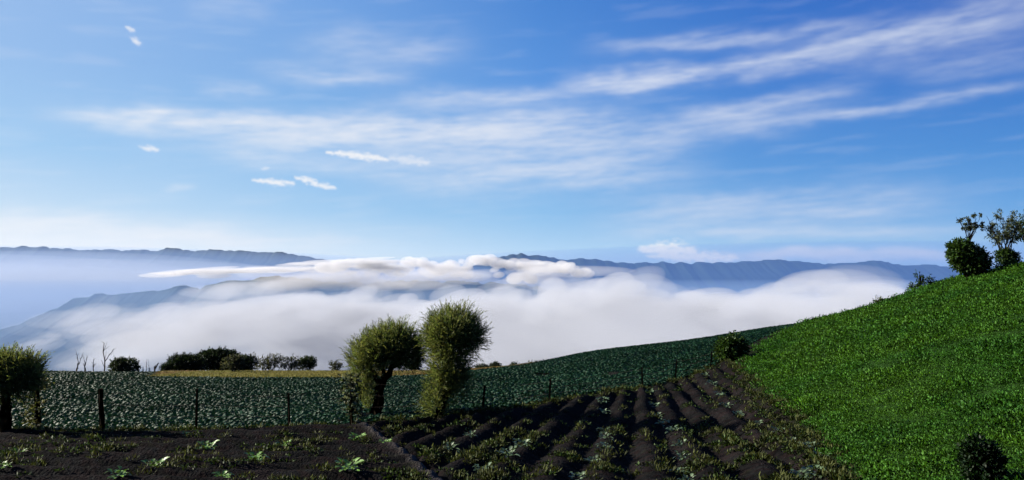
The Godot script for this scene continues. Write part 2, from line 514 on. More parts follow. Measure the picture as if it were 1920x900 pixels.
func plot_share(x: float, d: float) -> float:
	return smoothstep(0.5, -0.4, d - plot_far(x)) * smoothstep(0.3, -0.9, x - hill_left(d))

func ridge_h(x: float, d: float) -> float:
	var share := plot_share(x, d)
	if share <= 0.0:
		return 0.0
	var wob := noise_b.get_noise_2d(x * 0.22, d * 0.22)
	var ditch := x - lerp_profile(DITCH, d)
	var right := smoothstep(-0.2, 0.35, ditch)
	var a := 0.5 + 0.5 * cos(TAU * (furrow_u(x, d) + wob * 0.12) / 1.12)
	a = pow(a, 0.8)
	var b := 0.5 + 0.5 * cos(TAU * (d + x * 0.03 + wob * 0.30) / 1.15)
	var soft := 0.55 + 0.45 * smoothstep(-0.5, 0.4, noise_b.get_noise_2d(x * 0.12 + 9.0, d * 0.12))
	var h := lerpf(b * 0.22 * soft, (a - 0.4) * 0.30 * lerpf(soft, 1.0, 0.6), right)
	h -= 0.16 * exp(-pow((ditch - 0.1) / 0.16, 2.0)) - 0.07 * exp(-pow((ditch + 0.3) / 0.22, 2.0))
	return h * share

func ground_h(x: float, d: float) -> float:
	return base_at(x, d) + ridge_h(x, d)

func stand(x: float, d: float) -> Vector3:
	return Vector3(x, ground_h(x, d), -d)

func steps(cuts: Array) -> PackedFloat32Array:
	# [[from, step], ..., [to]] -> places that grow
	var out := PackedFloat32Array()
	for k in cuts.size() - 1:
		var p: float = cuts[k][0]
		while p < cuts[k + 1][0] - 0.001:
			out.append(p)
			p += cuts[k][1]
	out.append(cuts[-1][0])
	return out

func noise_tex(seed_: int, freq: float, lo: Color, hi: Color, size := 512, normal := false, octaves := 5) -> NoiseTexture2D:
	var t := NoiseTexture2D.new()
	var n := FastNoiseLite.new()
	n.seed = seed_
	n.frequency = freq
	n.fractal_octaves = octaves
	t.noise = n
	t.width = size
	t.height = size
	t.seamless = true
	t.as_normal_map = normal
	if not normal:
		var g := Gradient.new()
		g.set_color(0, lo)
		g.set_color(1, hi)
		t.color_ramp = g
	return t

func make_ground() -> void:
	var xs := steps([[-79.0, 1.5], [-46.0, 0.5], [-20.0, 0.15], [15.0, 0.5], [45.0, 1.5], [80.0]])
	var ds := steps([[-4.0, 1.0], [16.0, 0.14], [36.0, 0.18], [51.0, 0.6], [86.0, 1.5], [148.0]])
	var v := PackedVector3Array()
	var c := PackedColorArray()
	var soil := Color(.0072, .0066, .0067)
	var soil_b := Color(.0175, .0153, .0148)
	var field := Color(.022, .021, .016)
	var hill := Color(.026, .060, .013)
	var weedy := Color(.035, .040, .018)
	var strip := Color(.13, .12, .035)
	var lip := Color(.11, .098, .090)
	for d in ds:
		var hl := hill_left(d)
		var dx := lerp_profile(DITCH, d)
		for x in xs:
			var share := plot_share(x, d)
			var y := base_at(x, d)
			var n1 := noise_a.get_noise_2d(x * 0.35, d * 0.35)
			var col: Color
			if share > 0.0:
				y += ridge_h(x, d)
				var clod := noise_a.get_noise_2d(x * 2.1 + 50.0, d * 2.1)
				y += share * (0.05 * clod + 0.03 * noise_a.get_noise_2d(x * 5.3, d * 5.3 + 20.0))
				col = soil.lerp(soil_b, clampf(0.5 + n1 + clod * 0.6, 0.0, 1.0))
				col = col.lerp(lip, 0.75 * exp(-pow((x - dx + 0.22 + 0.05 * clod) / 0.16, 2.0)) * smoothstep(33.5, 32.0, d))
				col = field.lerp(col, share)
			else:
				col = field
			if x > hl - 0.6:
				col = col.lerp(hill, smoothstep(-0.6, 0.6, x - hl))
			elif d > field_far(x) and x < 30.0:
				col = strip if x > -31.0 and x < -3.0 else weedy
			if d < 15.0:
				col = weedy
			y += noise_a.get_noise_2d(x * 0.08, d * 0.08) * 0.12 * (1.0 - share) * smoothstep(20.0, 30.0, d)
			v.append(Vector3(x, y, -d))
			c.append(col)
	var m := paint("farm_soil", Color(1.0, 1.0, 1.0), 1.0, 0.1, true)
	m.uv1_triplanar = true
	m.uv1_world_triplanar = true
	m.uv1_scale = Vector3(0.55, 0.55, 0.55)
	m.albedo_texture = noise_tex(3, 0.02, Color(.55, .55, .55), Color(1, 1, 1))
	m.heightmap_enabled = true
	m.heightmap_texture = noise_tex(4, 0.03, Color(0, 0, 0), Color(1, 1, 1))
	m.heightmap_scale = 6.0
	meta(structure("ground", sheet(xs.size(), ds.size(), v, c), m), "dark soil of the farm with ridged plots and hillside", "ground")

# ------------------------------------------------------------------ leaves, stems
class Bag:
	var v := PackedVector3Array()
	var n := PackedVector3Array()
	var c := PackedColorArray()
	var i := PackedInt32Array()

func bag_mesh(b: Bag) -> ArrayMesh:
	return mesh_of(b.v, b.n, b.c, b.i)

func rand_dir(r: RandomNumberGenerator) -> Vector3:
	var z := r.randf_range(-1, 1)
	var a := r.randf_range(0, TAU)
	var q := sqrt(1 - z * z)
	return Vector3(q * cos(a), z, q * sin(a))

func shade(c: Color, k: float) -> Color:
	return Color(c.r * k, c.g * k, c.b * k)

func blade(b: Bag, p: Vector3, dir: Vector3, side: Vector3, long: float, wide: float, col: Color, lift := 0.0) -> void:
	# a small lens-shaped leaf of two faces, slightly folded
	var nn := side.cross(dir).normalized()
	var k := b.v.size()
	b.v.append(p)
	b.v.append(p + dir * long * 0.45 + side * wide * 0.5)
	b.v.append(p + dir * long - nn * long * 0.12)
	b.v.append(p + dir * long * 0.45 - side * wide * 0.5)
	if nn.y < 0.0:
		nn = -nn
	nn = (nn + Vector3(0, lift, 0)).normalized()
	for q in 4:
		b.n.append(nn)
		b.c.append(col)
	b.i.append_array(PackedInt32Array([k, k + 1, k + 2, k, k + 2, k + 3]))

func broad(b: Bag, p: Vector3, dir: Vector3, side: Vector3, long: float, wide: float, bend: float, col: Color, fold := 0.12) -> void:
	# a broad leaf: two stations across, raised margins, tip bent over
	var up := dir.cross(side).normalized()
	if up.y < 0: up = -up
	var st := [[0.0, 0.12, 0.0], [0.42, 1.0, 0.0], [0.78, 0.82, 0.45], [1.0, 0.15, 1.0]]
	var k := b.v.size()
	for s in st:
		var mid: Vector3 = p + dir * long * s[0] - up * bend * long * s[2]
		var nn: Vector3 = (up + dir * bend * s[2]).normalized()
		for e in [-1.0, 0.0, 1.0]:
			b.v.append(mid + side * wide * 0.5 * s[1] * e + up * fold * wide * s[1] * absf(e))
			b.n.append((nn - side * e * 0.35).normalized())
			b.c.append(col if e != 0.0 else shade(col, 1.25))
	for j in 3:
		for e in 2:
			var a := k + j * 3 + e
			b.i.append_array(PackedInt32Array([a, a + 3, a + 1, a + 1, a + 3, a + 4]))

func tube(b: Bag, pts: Array, radii: Array, sides: int, col: Color, r: RandomNumberGenerator = null, knots := 0.0) -> void:
	var k := b.v.size()
	var n := pts.size()
	for j in n:
		var t: Vector3 = (pts[mini(j + 1, n - 1)] - pts[maxi(j - 1, 0)]).normalized()
		var a := t.cross(Vector3(0, 0, 1) if absf(t.z) < 0.9 else Vector3(1, 0, 0)).normalized()
		var bb := t.cross(a)
		for s in sides:
			var w := TAU * s / sides
			var q: float = radii[j] * (1.0 + (r.randf_range(-knots, knots) if r else 0.0))
			var o := a * cos(w) + bb * sin(w)
			b.v.append(pts[j] + o * q)
			b.n.append(o)
			b.c.append(shade(col, r.randf_range(.75, 1.25) if r else 1.0))
	for j in n - 1:
		for s in sides:
			var p := k + j * sides + s
			var p2 := k + j * sides + (s + 1) % sides
			b.i.append_array(PackedInt32Array([p, p2, p + sides, p2, p2 + sides, p + sides]))
	var top := b.v.size()
	b.v.append(pts[n - 1]); b.n.append((pts[n - 1] - pts[n - 2]).normalized()); b.c.append(col)
	for s in sides:
		b.i.append_array(PackedInt32Array([k + (n - 1) * sides + s, k + (n - 1) * sides + (s + 1) % sides, top]))

func bent(a: Vector3, b: Vector3, n: int, wander: float, r: RandomNumberGenerator) -> Array:
	var out := []
	for k in n:
		var t := float(k) / (n - 1)
		var p := a.lerp(b, t)
		if k > 0 and k < n - 1:
			p += rand_dir(r) * wander * a.distance_to(b)
		out.append(p)
	return out

func taper(a: float, b: float, n: int) -> Array:
	var out := []
	for k in n:
		out.append(lerpf(a, b, float(k) / (n - 1)))
	return out

func sprig(b: Bag, p: Vector3, dir: Vector3, long: float, n: int, leaf: float, wide: float, col: Color, r: RandomNumberGenerator, spread := 0.9) -> void:
	var q := p
	var d := dir
	for k in n:
		q += d * long / n
		d = (d + Vector3(0, -0.03, 0) + rand_dir(r) * 0.08).normalized()
		var ld := (d + rand_dir(r) * spread).normalized()
		var sd := ld.cross(rand_dir(r)).normalized()
		blade(b, q, ld, sd, leaf * r.randf_range(.7, 1.25), wide, shade(col, r.randf_range(.7, 1.3)))

func crown(b: Bag, blobs: Array, per: float, long: float, n: int, leaf: float, wide: float, cols: Array, r: RandomNumberGenerator, up := 0.5, spread := 0.9, hollow := 0.35) -> void:
	# blobs: [centre, radii]; shoots spread through the volume of each, thinned by clumps so that gaps open
	for bl in blobs:
		var ra: Vector3 = bl[1]
		var count := int(per * (ra.x * ra.y + ra.y * ra.z + ra.x * ra.z) * 4.2)
		var seedv := r.randf_range(0, 50)
		for k in count:
			var u := rand_dir(r)
			var f := lerpf(hollow, 1.0, pow(r.randf(), 0.45))
			var lump := 1.0 + 0.42 * noise_b.get_noise_3d(u.x * 2.1 + seedv, u.y * 2.1, u.z * 2.1)
			var p: Vector3 = bl[0] + u * ra * f * lump
			var dir := (u / ra * ra.x * 0.8 + Vector3(0, up, 0) + rand_dir(r) * 0.5).normalized()
			sprig(b, p, dir, long * r.randf_range(.45, 1.4), n, leaf, wide, cols[r.randi() % cols.size()], r, spread)

func foliage(key: String, rough := 0.55, spec := 0.45, glow := 0.5) -> StandardMaterial3D:
	if not mats.has(key):
		var m := paint(key, Color(1, 1, 1), rough, spec, true)
		m.cull_mode = BaseMaterial3D.CULL_DISABLED
		m.backlight_enabled = true
		m.backlight = Color(glow, glow, glow * 0.6).linear_to_srgb()
	return mats[key]

func tree_at(called: String, label: String, category: String, where: Vector3, scale_px: float, wood: Array, blobs: Array, opt: Dictionary, group := "") -> Node3D:
	# wood: [[[x, y], ...], r0, r1] and blobs [x, y, rx, ry] in photograph pixels from the foot, times metres per pixel
	var r := RandomNumberGenerator.new()
	r.seed = hash(label)
	var t := thing(called, where, label, category, group)
	var wb := Bag.new()
	for w in wood:
		var pts := []
		var z := 0.0
		for k in w[0].size():
			var p: Array = w[0][k]
			pts.append(Vector3(p[0] * scale_px, p[1] * scale_px, z))
			z += r.randf_range(-.10, .10)
		var fine := []
		for k in pts.size() - 1:
			for s in 3:
				fine.append(pts[k].lerp(pts[k + 1], s / 3.0) + (rand_dir(r) * w[1] * 0.25 if k + s > 0 else Vector3.ZERO))
		fine.append(pts[-1])
		if w[0][0][1] <= 0:
			fine[0].y -= 0.25
		tube(wb, fine, taper(w[1], w[2], fine.size()), 8, opt.get("bark", Color(.03, .024, .018)), r, 0.12)
	if wood.size():
		part("trunk", bag_mesh(wb), t, paint("bark", Color(1, 1, 1), .95, .2, true))
	if blobs.size():
		var cb := Bag.new()
		var bl := []
		for q in blobs:
			var depth: float = q[4] if q.size() > 4 else (q[2] + q[3]) * 0.5
			bl.append([Vector3(q[0] * scale_px, q[1] * scale_px, r.randf_range(-.12, .12) * depth * scale_px), Vector3(q[2], q[3], depth) * scale_px])
		crown(cb, bl, opt.get("per", 90.0), opt.get("long", .4), opt.get("n", 10), opt.get("leaf", .13), opt.get("wide", .026), opt.get("cols", [Color(.06, .09, .02)]), r, opt.get("up", .5), opt.get("spread", .8), opt.get("hollow", .35))
		part(opt.get("crown_name", "crown"), bag_mesh(cb), t, foliage("leaf_soft", .6, .35, .8))
	return t

func scatter(called: String, label: String, mesh: Mesh, where: Array, tints: PackedColorArray, m: Material) -> void:
	var mm := MultiMesh.new()
	mm.transform_format = MultiMesh.TRANSFORM_3D
	mm.use_colors = true
	mm.mesh = mesh
	mm.instance_count = where.size()
	for k in where.size():
		mm.set_instance_transform(k, where[k])
		mm.set_instance_color(k, tints[k])
	var o := MultiMeshInstance3D.new()
	o.name = numbered(called)
	o.multimesh = mm
	o.material_override = m
	meta(o, label, "plants", "", "stuff")
	add_child(o)

func in_view(x: float, d: float, margin := 60.0) -> bool:
	return absf(x / d * F) < 960.0 + margin

# ------------------------------------------------------------------ plants
func make_plants() -> void:
	make_cabbages()
	make_hillside()
	make_willows()
	make_skyline()
	make_hill_trees()
	make_fence()
	make_crops()
	make_weeds()

func cabbage_mesh(seed_: int, big: float) -> ArrayMesh:
	var r := RandomNumberGenerator.new()
	r.seed = seed_
	var b := Bag.new()
	var col := Color(.0085, .029, .0155)
	for ring in [[5, 0.40, .30, .22], [4, 0.85, .28, .20], [3, 1.2, .22, .15]]:
		var a0 := r.randf_range(0, TAU)
		for k in ring[0]:
			var a: float = a0 + TAU * k / ring[0] + r.randf_range(-.3, .3)
			var el: float = ring[1] + r.randf_range(-.2, .25)
			var out := Vector3(cos(a), 0, sin(a))
			var dir := (out * cos(el) + Vector3.UP * sin(el)).normalized()
			var side := Vector3(-sin(a), r.randf_range(-.35, .35), cos(a)).normalized()
			broad(b, Vector3(0, 0.05, 0) + out * 0.02, dir, side, ring[2] * r.randf_range(.85, 1.2) * big, ring[3] * r.randf_range(.85, 1.15) * big, r.randf_range(.1, .5), shade(col, r.randf_range(.75, 1.3)))
	return bag_mesh(b)

func make_cabbages() -> void:
	var r := RandomNumberGenerator.new()
	r.seed = 77
	var wax := foliage("cabbage_leaf", .5, .17, .3)
	var kinds := []
	for k in 5:
		kinds.append(cabbage_mesh(100 + k, .66))
	var spots := []
	var d := 30.5
	while d < 84.0:
		var x := -58.0
		while x < 36.0:
			var px := x + r.randf_range(-.12, .12)
			var pd := d + r.randf_range(-.12, .12)
			x += 0.29
			if not in_view(px, pd) or pd < plot_far(px) + 0.5 or pd > field_far(px) or px > hill_left(pd) - 0.4:
				continue
			if noise_b.get_noise_2d(px * 0.3, pd * 0.3) < -0.62:
				continue
			spots.append([Vector2(px, pd).length(), px, pd])
		d += 0.32
	spots.sort_custom(func(a, b): return a[0] < b[0])
	var near := spots.slice(0, 300)
	var rest := spots.slice(300)
	var proto := []
	for k in 5:
		var o := MeshInstance3D.new()
		o.mesh = kinds[k]
		o.material_override = wax
		proto.append(o)
	for k in near.size():
		var o: MeshInstance3D = proto[k % 5].duplicate()
		o.name = numbered("cabbage_plant")
		var along: float = 960.0 + near[k][1] / near[k][2] * F
		var beside := "right of the tall willow"
		for e in [[80, "left of the vine-covered post"], [197, "between the vine-covered post and the thick post"], [372, "just right of the thick leaning post"], [545, "left of the thin leaning post"], [660, "between thin post and leafy post"], [822, "between the two willows"]]:
			if along < e[0]:
				beside = e[1]
				break
		meta(o, "waxy blue-green cabbage in the nearest rows, " + beside, "cabbage", "nearest cabbages " + beside)
		o.position = stand(near[k][1], near[k][2]) - Vector3(0, .03, 0)
		o.rotation.y = r.randf_range(0, TAU)
		o.scale = Vector3.ONE * r.randf_range(.8, 1.2)
		add_child(o)
	for o in proto: o.free()
	for k in 5:
		var where := []
		var tints := PackedColorArray()
		for j in range(k, rest.size(), 5):
			var x: float = rest[j][1]
			var dd: float = rest[j][2]
			var s := r.randf_range(.75, 1.2)
			where.append(Transform3D(Basis(Vector3.UP, r.randf_range(0, TAU)).rotated(Vector3(1, 0, 0), r.randf_range(-.12, .12)).scaled(Vector3.ONE * s), stand(x, dd) - Vector3(0, .03, 0)))
			var g := 0.9 + 0.35 * noise_b.get_noise_2d(x * 0.08, dd * 0.12) + r.randf_range(-.15, .15)
			tints.append(Color(g, g, g))
		scatter("cabbage_rows", "blue-green cabbages filling the wide field behind the fence", kinds[k], where, tints, wax)

func tuft_mesh(seed_: int, n: int, rad: float, tall: float, leaf: float, wide: float, col: Color, upright := 0.6) -> ArrayMesh:
	var r := RandomNumberGenerator.new()
	r.seed = seed_
	var b := Bag.new()
	for k in n:
		var a := r.randf_range(0, TAU)
		var q := sqrt(r.randf()) * rad
		var p := Vector3(cos(a) * q, r.randf_range(.0, tall) * (1.0 - 0.5 * q / rad), sin(a) * q)
		var dir := (Vector3(cos(a), 0, sin(a)) * 0.6 + Vector3.UP * upright + rand_dir(r) * 0.7).normalized()
		var side := dir.cross(rand_dir(r)).normalized()
		blade(b, p, dir, side, leaf * r.randf_range(.7, 1.3), wide * r.randf_range(.8, 1.2), shade(col, r.randf_range(.65, 1.4)), .5)
	return bag_mesh(b)

func make_hillside() -> void:
	var r := RandomNumberGenerator.new()
	r.seed = 88
	var m := foliage("clover_leaf", .65, .3, .8)
	var kinds := []
	for k in 4:
		kinds.append(tuft_mesh(300 + k, 64, .27, .20, .058, .036, Color(.043, .125, .015)))
	var where := [[], [], [], []]
	var tints := [PackedColorArray(), PackedColorArray(), PackedColorArray(), PackedColorArray()]
	var d := 14.0
	while d < 76.0:
		var step := clampf(d * 0.0085, 0.22, 0.42)
		var x := hill_left(d) - 0.3
		while x < d * 0.68 + 1.0:
			var px := x + r.randf_range(-.5, .5) * step
			var pd := d + r.randf_range(-.5, .5) * step
			x += step
			if px < hill_left(pd) + noise_b.get_noise_2d(px * .5, pd * .5) * 0.8:
				continue
			var k := r.randi() % 4
			var patch := noise_a.get_noise_2d(px * 0.45, pd * 0.45)
			var s := r.randf_range(.75, 1.25) * (1.0 + patch * 0.75) * clampf(step / 0.24, 1.0, 1.6)
			where[k].append(Transform3D(Basis(Vector3.UP, r.randf_range(0, TAU)).scaled(Vector3(s, s * r.randf_range(.8, 1.3), s)), stand(px, pd) - Vector3(0, .04, 0)))
			var warm := clampf(0.5 + noise_a.get_noise_2d(px * 0.12 + 30.0, pd * 0.12) + r.randf_range(-.25, .25), 0, 1)
			tints[k].append(Color(.75, .85, .9).lerp(Color(1.3, 1.12, .9), warm) * (1.0 + 0.45 * noise_a.get_noise_2d(px * 0.6 + 11.0, pd * 0.6)))
		d += step
	for k in 4:
		scatter("clover_cover", "bright green leafy cover over the hillside on the right", kinds[k], where[k], tints[k], m)

func make_willows() -> void:
	var light := [Color(.15, .185, .052), Color(.11, .155, .045), Color(.18, .195, .06)]
	var opt := {"per": 135.0, "long": .50, "n": 13, "leaf": .12, "wide": .024, "cols": light, "up": .95, "spread": .5, "hollow": .3}
	var s := 33.0 / F
	tree_at("willow_tree", "feathery green willow with a wide crown leaning right on a forked dark trunk", "tree", on_ground(706, 778), s,
		[[[[0, 0], [4, 30], [12, 62], [20, 78], [34, 100], [52, 130]], .27, .07], [[[10, 52], [2, 75], [-8, 95], [-14, 120]], .14, .05], [[[16, 70], [14, 100], [20, 140]], .10, .04], [[[30, 95], [58, 108], [72, 125]], .07, .03]],
		[[38, 136, 44, 36, 40], [-14, 112, 34, 34, 34], [62, 122, 26, 28, 26], [10, 128, 34, 36, 36], [-24, 74, 12, 34, 14], [-16, 40, 10, 28, 11], [70, 105, 16, 12, 14]], opt)
	tree_at("willow_tree", "taller feathery willow with foliage down its whole trunk, right of its twin", "tree", on_ground(822, 784), s,
		[[[[0, 0], [10, 34], [16, 60], [14, 90], [24, 130], [30, 165]], .19, .06], [[[14, 80], [34, 120], [48, 150]], .09, .03]],
		[[30, 160, 44, 38, 40], [26, 130, 36, 26, 32], [4, 150, 22, 34, 26], [58, 148, 24, 24, 22], [10, 88, 18, 34, 20], [34, 84, 17, 30, 17], [-4, 26, 16, 24, 15], [34, 52, 13, 22, 12], [2, 60, 9, 22, 12]], opt)
	tree_at("willow_tree", "dark bushy willow cut off by the left edge of the picture", "tree", on_ground(16, 812), 30.5 / F,
		[[[[0, 0], [2, 40], [4, 80], [8, 110]], .24, .12], [[[4, 70], [24, 100], [34, 120]], .1, .04], [[[2, 70], [-20, 105]], .1, .04]],
		[[14, 112, 44, 30, 40], [-22, 108, 34, 30, 34], [30, 96, 24, 24, 24], [-6, 90, 34, 20, 30]], opt)

func twigs(label: String, px: float, py: float, d: float, stems: Array, called := "bare_shrub", category := "shrub") -> void:
	# bare stems: each [x0, y0, x1, y1, thickness] in pixels from the foot
	var r := RandomNumberGenerator.new()
	r.seed = hash(label)
	var where := stand((px - 960.0) / F * d, d)
	var t := thing(called, where, label, category)
	var s := d / F
	for w in stems:
		var b := Bag.new()
		var a := Vector3(w[0] * s, w[1] * s - (0.2 if w[1] <= 0 else 0.0), 0)
		var e := Vector3(w[2] * s, w[3] * s, r.randf_range(-.3, .3))
		var pts := bent(a, e, 5, .04, r)
		tube(b, pts, taper(w[4] * s * .5, w[4] * s * .2, 5), 6, Color(.03, .026, .024), r, .15)
		for k in 5:
			var p: Vector3 = pts[2 + k % 3]
			var q := p + (rand_dir(r) * .5 + (e - a).normalized() * .6) * a.distance_to(e) * r.randf_range(.15, .4)
			tube(b, [p, p.lerp(q, .5) + rand_dir(r) * .05, q], [w[4] * s * .16, w[4] * s * .12, w[4] * s * .05], 4, Color(.035, .03, .027))
		part("stem", bag_mesh(b), t, paint("bark", Color(1, 1, 1), .95, .2, true))

func bush(label: String, px: float, top: float, w: float, h: float, d: float, cols: Array, opt := {}, called := "bush", category := "bush") -> void:
	# a bush whose crown is w by h pixels, foot on the ground behind the field
	var s := d / F
	var x := (px - 960.0) / F * d
	var foot := stand(x, d)
	var up := (-(top - HORIZON) * s - foot.y) / s    # pixels from the foot to the top
	var r := RandomNumberGenerator.new()
	r.seed = hash(label) + 1
	var blobs := []
	var wood := []
	for k in int(opt.get("lobes", 5) * 1.6):
		var bx := r.randf_range(-.5, .5) * w * 0.78
		var br: float = r.randf_range(.20, .42) * minf(w, h * 1.3) * opt.get("lobe", 1.0)
		var hh := minf(h * .5, br)
		blobs.append([bx, up - hh - (0.0 if k == 0 else r.randf() * (h - 2 * hh)) - absf(bx) / w * h * .3, br, hh, br])
		wood.append([[[r.randf_range(-2, 2), 0], [bx * .4, (up - h) * .6 + h * .2], [bx, up - hh]], opt.get("stem", .06), .02])
	var o := {"per": 40.0, "long": .3, "n": 7, "leaf": .16, "wide": .08, "cols": cols, "up": .3, "spread": 1.1}
	o.merge(opt, true)
	tree_at(called, label, category, foot, s, wood, blobs, o)

func make_skyline() -> void:
	var dark := [Color(.020, .034, .015), Color(.030, .046, .018), Color(.016, .027, .014)]
	var mid := [Color(.045, .065, .025), Color(.035, .055, .022)]
	var pale := [Color(.08, .09, .05), Color(.06, .07, .04), Color(.10, .10, .06)]
	# bare and pollarded stumps on the left skyline
	twigs("gnarled dark stump with a leaning head on the far left skyline", 79, 690, 76, [[0, 0, 4, 14, 5], [3, 11, 15, 22, 6], [3, 10, -4, 17, 4], [8, 16, 10, 34, 1.4], [-2, 14, -6, 30, 1.2]], "tree_stump", "stump")
	twigs("thin bare sapling at the left end of the skyline", 60, 690, 76, [[0, 0, 0, 32, 1.6], [0, 16, 5, 24, 1]])
	twigs("crooked dark stump with twigs, left of the pair beside the tall dead stem", 147, 690, 76, [[0, 0, 5, 18, 4], [4, 15, 2, 38, 1.6], [5, 16, 10, 34, 1.4]], "tree_stump", "stump")
	twigs("short forked stump with twigs, right of the pair beside the tall dead stem", 163, 690, 76, [[0, 0, 1, 18, 4], [1, 16, 4, 32, 1.5], [1, 14, -5, 29, 1.3]], "tree_stump", "stump")
	twigs("slim bare pole just left of the tall dead stem", 178, 690, 76, [[0, 0, 0, 24, 2.5], [0, 10, 4, 18, 1.2]])
	twigs("tall thin dead stem with one side branch rising highest on the left skyline", 198, 690, 76, [[0, 0, 2, 56, 3], [2, 22, 17, 44, 1.8], [1, 12, -4, 24, 1.2]])
	bush("small round dark green bush right of the tall dead stem", 236, 672, 44, 26, 78, mid, {"lobes": 4})
	bush("low scrubby plant between the stump and the thin sapling", 68, 680, 14, 14, 77, mid, {"lobes": 3, "per": 40.0})
	twigs("group of dry thin stalks right of the small round bush", 262, 690, 78, [[0, 0, 0, 16, 3], [8, 0, 9, 12, 2], [14, 0, 14, 26, 1.2], [20, 0, 21, 20, 1.2]])
	twigs("dark forked stump before the dark bushes on the left skyline", 292, 692, 78, [[0, 0, 3, 14, 4], [2, 9, 10, 20, 3], [-8, 0, -8, 10, 2]], "tree_stump", "stump")
	bush("low dark shrub at the left foot of the broad dark tree", 314, 684, 24, 14, 80, dark, {"lobes": 3})
	bush("mounded dark green bush left of the broad dark tree", 352, 666, 60, 32, 82, dark, {"lobes": 6})
	bush("broad flat-topped dark tree, the largest on the left skyline", 412, 655, 86, 36, 88, dark, {"lobes": 9, "stem": .12, "leaf": .2, "wide": .1}, "broad_tree", "tree")
	bush("dark leafy tree at the right end of the broad dark tree", 462, 666, 46, 28, 84, dark, {"lobes": 5, "stem": .09}, "small_tree", "tree")
	bush("small pale-leaved tree with a bare trunk before the broad dark tree", 440, 667, 28, 22, 73, pale, {"lobes": 5, "per": 26.0, "stem": .07, "lobe": .8}, "small_tree", "tree")
	bush("open leafy shrub with pale twigs left of the grassy strip's middle", 510, 664, 46, 26, 80, pale, {"lobes": 8, "per": 13.0, "lobe": .7, "stem": .03}, "open_shrub", "shrub")
	bush("open leafy shrub with pale twigs between its two neighbours on the strip", 545, 668, 34, 22, 80, pale, {"lobes": 7, "per": 13.0, "lobe": .7, "stem": .03}, "open_shrub", "shrub")
	bush("small rounded shrub at the right end of the shrub row behind the yellow strip", 580, 671, 26, 16, 81, mid, {"lobes": 4, "per": 30.0, "stem": .04}, "open_shrub", "shrub")
	bush("tiny twiggy shrub left of the leaning willow's crown", 632, 679, 22, 12, 82, pale, {"lobes": 4, "per": 18.0, "stem": .02}, "open_shrub", "shrub")
	bush("dark low bush seen between the two willows", 775, 676, 34, 16, 86, dark, {"lobes": 4})
	# small grey-green trees on the slope below, right of the willows
	var i := 0
	var words := ["nearest the tall willow", "second from the tall willow", "third from the tall willow", "fourth from the tall willow", "fifth from the tall willow", "last and lowest on the right"]
	for q in [[905, 684, 20, 14], [935, 680, 26, 16], [968, 681, 22, 12], [1000, 680, 30, 12], [1032, 676, 26, 12], [1060, 672, 24, 12]]:
		bush("hazy grey-green treetop over the field edge, " + words[i], q[0], q[1], q[2], q[3], 92, [Color(.05, .065, .04), Color(.04, .055, .035)], {"lobes": 4, "per": 36.0}, "treetop", "tree")
		i += 1

func airy_tree(called: String, label: String, px: float, top: float, w: float, h: float, d: float, cols: Array, branches: int, clump: float, gap: float) -> void:
	# an open tree: a short trunk that forks into many thin limbs, with leaf clumps near their ends and sky between
	var r := RandomNumberGenerator.new()
	r.seed = hash(label)
	var s := d / F
	var x := (px - 960.0) / F * d
	var foot := stand(x, d)
	var t := thing(called, foot, label, "tree")
	var up := -(top - HORIZON) * s - foot.y
	var tall := h * s
	var half := w * s * 0.5
	var wb := Bag.new()
	var cb := Bag.new()
	var fork := Vector3(r.randf_range(-.1, .1), maxf(up - tall, 0.3), 0)
	tube(wb, [Vector3(0, -.3, 0), fork * .5 + Vector3(.03, 0, 0), fork], [.10, .085, .07], 8, Color(.05, .042, .034), r, .1)
	for k in branches:
		var a := TAU * k / branches * 1.7 + r.randf_range(-.4, .4)
		var reach := r.randf_range(.35, 1.0)
		var e := Vector3(cos(a) * half * reach, up - tall * 0.45 * reach * reach * r.randf_range(.3, 1.2), sin(a) * half * reach)
		var pts := bent(fork, e, 5, .05, r)
		pts[2] += Vector3(0, .12, 0)
		tube(wb, pts, taper(.045, .012, 5), 6, Color(.055, .046, .038), r, .1)
		for j in 4:
			var p: Vector3 = pts[2 + j % 3]
			var q := p + (rand_dir(r) + Vector3(0, .5, 0)) * half * r.randf_range(.18, .42)
			tube(wb, [p, p.lerp(q, .55) + rand_dir(r) * .04, q], [.018, .013, .007], 5, Color(.055, .046, .038))
			if r.randf() < gap:
				continue
			var c := clump * r.randf_range(.6, 1.3)
			for g in 16:
				sprig(cb, q + rand_dir(r) * c * .8, (rand_dir(r) + Vector3(0, .2, 0)).normalized(), c, 5, .13, .07, cols[r.randi() % cols.size()], r, 1.1)
	part("trunk", bag_mesh(wb), t, paint("bark", Color(1, 1, 1), .95, .2, true))
	part("crown", bag_mesh(cb), t, foliage("leaf_soft"))

